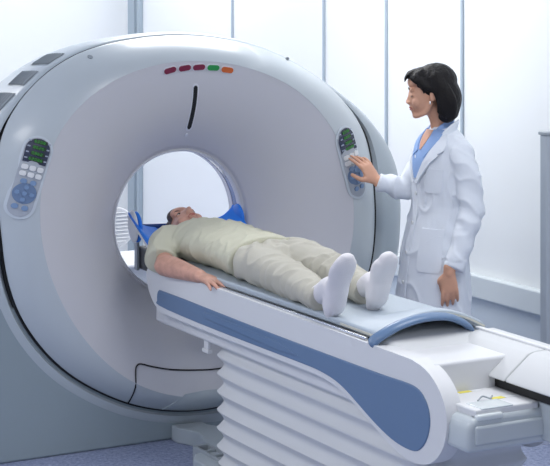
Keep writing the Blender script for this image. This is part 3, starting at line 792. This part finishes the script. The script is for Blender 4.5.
# lab coat
secs = [(1.455, .062, .052, .008), (1.435, .085, .062, .006), (1.41, .125, .078, .005), (1.375, .165, .095, .004), (1.30, .180, .116, -.006), (1.20, .178, .122, -.010), (1.08, .172, .118, -.016), (.98, .186, .128, -.028), (.86, .206, .144, -.040), (.72, .222, .156, -.046), (.60, .230, .162, -.048), (.50, .234, .166, -.048)]
def coatsec(z):
    for a, b in zip(secs, secs[1:]):
        if a[0] >= z >= b[0]:
            t = (a[0]-z)/(a[0]-b[0]); return [a[k]*(1-t)+b[k]*t for k in range(4)]
    return secs[0] if z > secs[0][0] else secs[-1]
def CS(deg, z, off):
    """point on the coat front: deg 0 = front centre, + towards her left"""
    _, rx, ry, y0 = coatsec(z); a = math.radians(deg)
    return WB @ Vector(((rx+off)*sin(a), y0-(ry+off)*cos(a), z))
coat = [tube([(0, s[3], s[0]) for s in secs], [(s[1], s[2]) for s in secs], side=(1, 0, 0), seg=36, n=3, caps=False),
        tube([(.115, .008, 1.378), (.155, .014, 1.340), (.190, .030, 1.23), (.210, .045, 1.085)], [(.042, .055), (.056, .064), (.052, .062), (.050, .060)], side=(1, 0, 0), seg=22),
        tube([(.210, .045, 1.085), (.228, -.005, .95), (.250, -.075, .812)], [(.050, .060), (.046, .055), (.043, .049)], side=(1, 0, 0), seg=22, caps=False),
        tube([(-.120, .008, 1.372), (-.165, .012, 1.345), ((shR+elR)/2).to_tuple(), elR], [(.042, .055), (.054, .062), (.052, .058), (.050, .054)], side=(0, 0, 1), seg=22),
        tube([elR, elR.lerp(wrR, .5), elR.lerp(wrR, .93)], [.055, .049, .041], seg=22, caps=False)]
def cd(p):
    q = WI @ p; arm = q.x > .17 and q.z > .85
    d = .005*N(q, 9, 9, 3.2, 2)+.003*N(q, 20, 20, 10, 6)+.007*ridge(Vector((q.x, q.y+q.z*.3, q.z)), 9, 9, 4.5 if not arm else 9, 4)
    if q.z < 1.02: d += .009*(1.05-q.z)*1.6*N(q, 9, 9, 1.2, 7)
    if arm: d += .0065*sin((q.z*.8+q.y*.7)*62+3*N(q, 6, 6, 6, 1))*(.5+.5*N(q, 5, 5, 5, 3))
    if q.y < -.10 and q.z > 1.0 and q.x < .1 and (Vector((q.x, q.y, q.z))-elR).length < .2: d += .004*sin(q.y*90)
    return d
ct = blob('lab_coat', TF(coat, WB), 'coat', woman, .006, 4, cd, label='white lab coat with long sleeves')
def cpatch(name, pts, off, m, parent, th=.004, bev=.0015, sub=3, **k):
    """flat cloth piece laid on the coat; pts = (deg, z)"""
    n = len(pts); c = (sum(p[0] for p in pts)/n, sum(p[1] for p in pts)/n); vs = []; fs = []
    # densify the outline
    D = []
    for i in range(n):
        a, b = pts[i], pts[(i+1) % n]
        for q in range(sub): D.append((a[0]+(b[0]-a[0])*q/sub, a[1]+(b[1]-a[1])*q/sub))
    n = len(D)
    for L in (1, .66, .33):
        for d, z in D: vs.append(CS(c[0]+(d-c[0])*L, c[1]+(z-c[1])*L, off))
    vs.append(CS(*c, off))
    for L in range(2):
        for i in range(n): fs.append([L*n+i, L*n+(i+1) % n, (L+1)*n+(i+1) % n, (L+1)*n+i])
    for i in range(n): fs.append([2*n+i, 2*n+(i+1) % n, 3*n])
    b = len(vs)
    for d, z in D: vs.append(CS(d, z, off-th-.010))
    for i in range(n): fs.append([i, (i+1) % n, b+(i+1) % n, b+i])
    fs.append([b+i for i in range(n)])
    return link(name, mesh(vs, fs), m, parent, smooth=50, **k)
bs_ = cpatch('blouse_front', [(-42, 1.440), (42, 1.440), (30, 1.36), (3, 1.215), (-3, 1.215), (-28, 1.36)], .019, 'bshirt', woman, label='light blue shirt in the coat opening')
cpatch('skin_opening', [(-20, 1.442), (20, 1.442), (2, 1.350), (-2, 1.350)], .021, 'skin_w', bs_)
for s in (-1, 1):
    cpatch('shirt_collar', [(s*60, 1.446), (s*24, 1.446), (s*6, 1.345), (s*16, 1.318), (s*34, 1.385)], .0235, 'bshirt', bs_)
    cpatch('lapel', [(s*64, 1.428), (s*38, 1.410), (s*24, 1.345), (s*2, 1.195), (s*7, 1.190), (s*30, 1.290), (s*44, 1.330), (s*38, 1.348), (s*52, 1.352)], .023, 'coat', ct)
    link('coat_collar', merge(TF([tube([(s*.020, .068, 1.462), (s*.062, .040, 1.460), (s*.086, -.010, 1.432), (s*.090, -.050, 1.395)], [(.030, .007), (.030, .008), (.030, .008), (.022, .005)], side=(0, .35, 1), seg=14)], WB)), 'coat', ct, smooth=180)
    link('shirt_stand', merge(TF([tube([(0, .050, 1.470), (s*.044, .030, 1.474), (s*.058, -.020, 1.452), (s*.036, -.072, 1.405)], [(.024, .005), (.024, .005), (.024, .006), (.018, .005)], side=(0, .3, 1), seg=12)], WB)), 'bshirt', bs_, smooth=180)
link('front_edge', merge([tube([CS(3, z, .003) for z in (1.19, 1.1, 1.0, .9, .8, .7, .6, .51)], [(.010, .003)]*8, side=WB.to_3x3() @ Vector((1, 0, 0)), seg=10)]), 'coat', ct, smooth=180)
for z in (1.14, 1.00, .86, .72):
    link('coat_button', merge([tube([CS(-2, z, .004), CS(-2, z, .010)], [.0085, .0085], seg=16, n=1, caps=False)]), 'key', ct)
cpatch('breast_pocket', [(22, 1.265), (56, 1.265), (56, 1.165), (52, 1.150), (26, 1.150), (22, 1.165)], .006, 'coat', ct)
for s in (-1, 1):
    cpatch('hip_pocket', [(s*24, .985), (s*66, .985), (s*64, .80), (s*60, .785), (s*28, .785), (s*24, .80)], .008, 'coat', ct)
tr_ = [tube([(s*.085, 0, .84), (s*.082, 0, .46), (s*.078, .01, .075)], [.088, .070, .058], seg=18, caps=False) for s in (-1, 1)]+[ell((0, 0, .84), (.15, .095, .09))]
blob('trousers', TF(tr_, WB), 'trouser', woman, .008, 3)
for s in (-1, 1):
    blob('shoe', TF([tube([(s*.078, .035, .045), (s*.080, -.05, .042), (s*.084, -.14, .032), (s*.085, -.19, .026)], [(.034, .042), (.038, .040), (.040, .030), (.028, .022)], side=(1, 0, 0), seg=16)], WB), 'shoe', woman, .006, 2, cut=[(Vector((0, 0, .001)), Vector((0, 0, -1)))])

# ------------------------------------------------------------------ lighting
def area(name, loc, rot, sx, sy, w, col=(1, 1, 1)):
    l = bpy.data.lights.new(name, 'AREA'); l.shape = 'RECTANGLE'; l.size = sx; l.size_y = sy; l.energy = w; l.color = col
    o = bpy.data.objects.new(name, l); C.objects.link(o); o.location = loc; o.rotation_euler = rot; return o
for k, (x, y, w) in enumerate([(-3.2, -5.5, 45), (-.4, -5.5, 40), (-3.2, -2.2, 80), (.2, -2.6, 58), (-3.2, 1.2, 80), (.6, .8, 85), (-1.5, 3.6, 80), (1.4, 3.4, 35)]):
    area('ceiling_panel_light', (x, y, ZC-.03), (0, 0, 0), 1.2, 1.2, w*.56, (1, .995, .985))
# wall washers
area('wall_wash_light', (1.55, .6, ZC-.05), (0, math.radians(-25), 0), .2, 8, 26, (.98, .99, 1))
area('wall_wash_light', (-1.5, 4.6, ZC-.05), (math.radians(25), 0, 0), 6, .2, 26, (.98, .99, 1))
w = bpy.data.worlds.new('world'); bpy.context.scene.world = w; w.use_nodes = True
w.node_tree.nodes['Background'].inputs['Color'].default_value = (.75, .85, 1, 1)
w.node_tree.nodes['Background'].inputs['Strength'].default_value = .3
vs_ = bpy.context.scene.view_settings
vs_.view_transform = 'Standard'; vs_.look = 'None'; vs_.gamma = 1; vs_.exposure = -0.08; vs_.use_curve_mapping = False
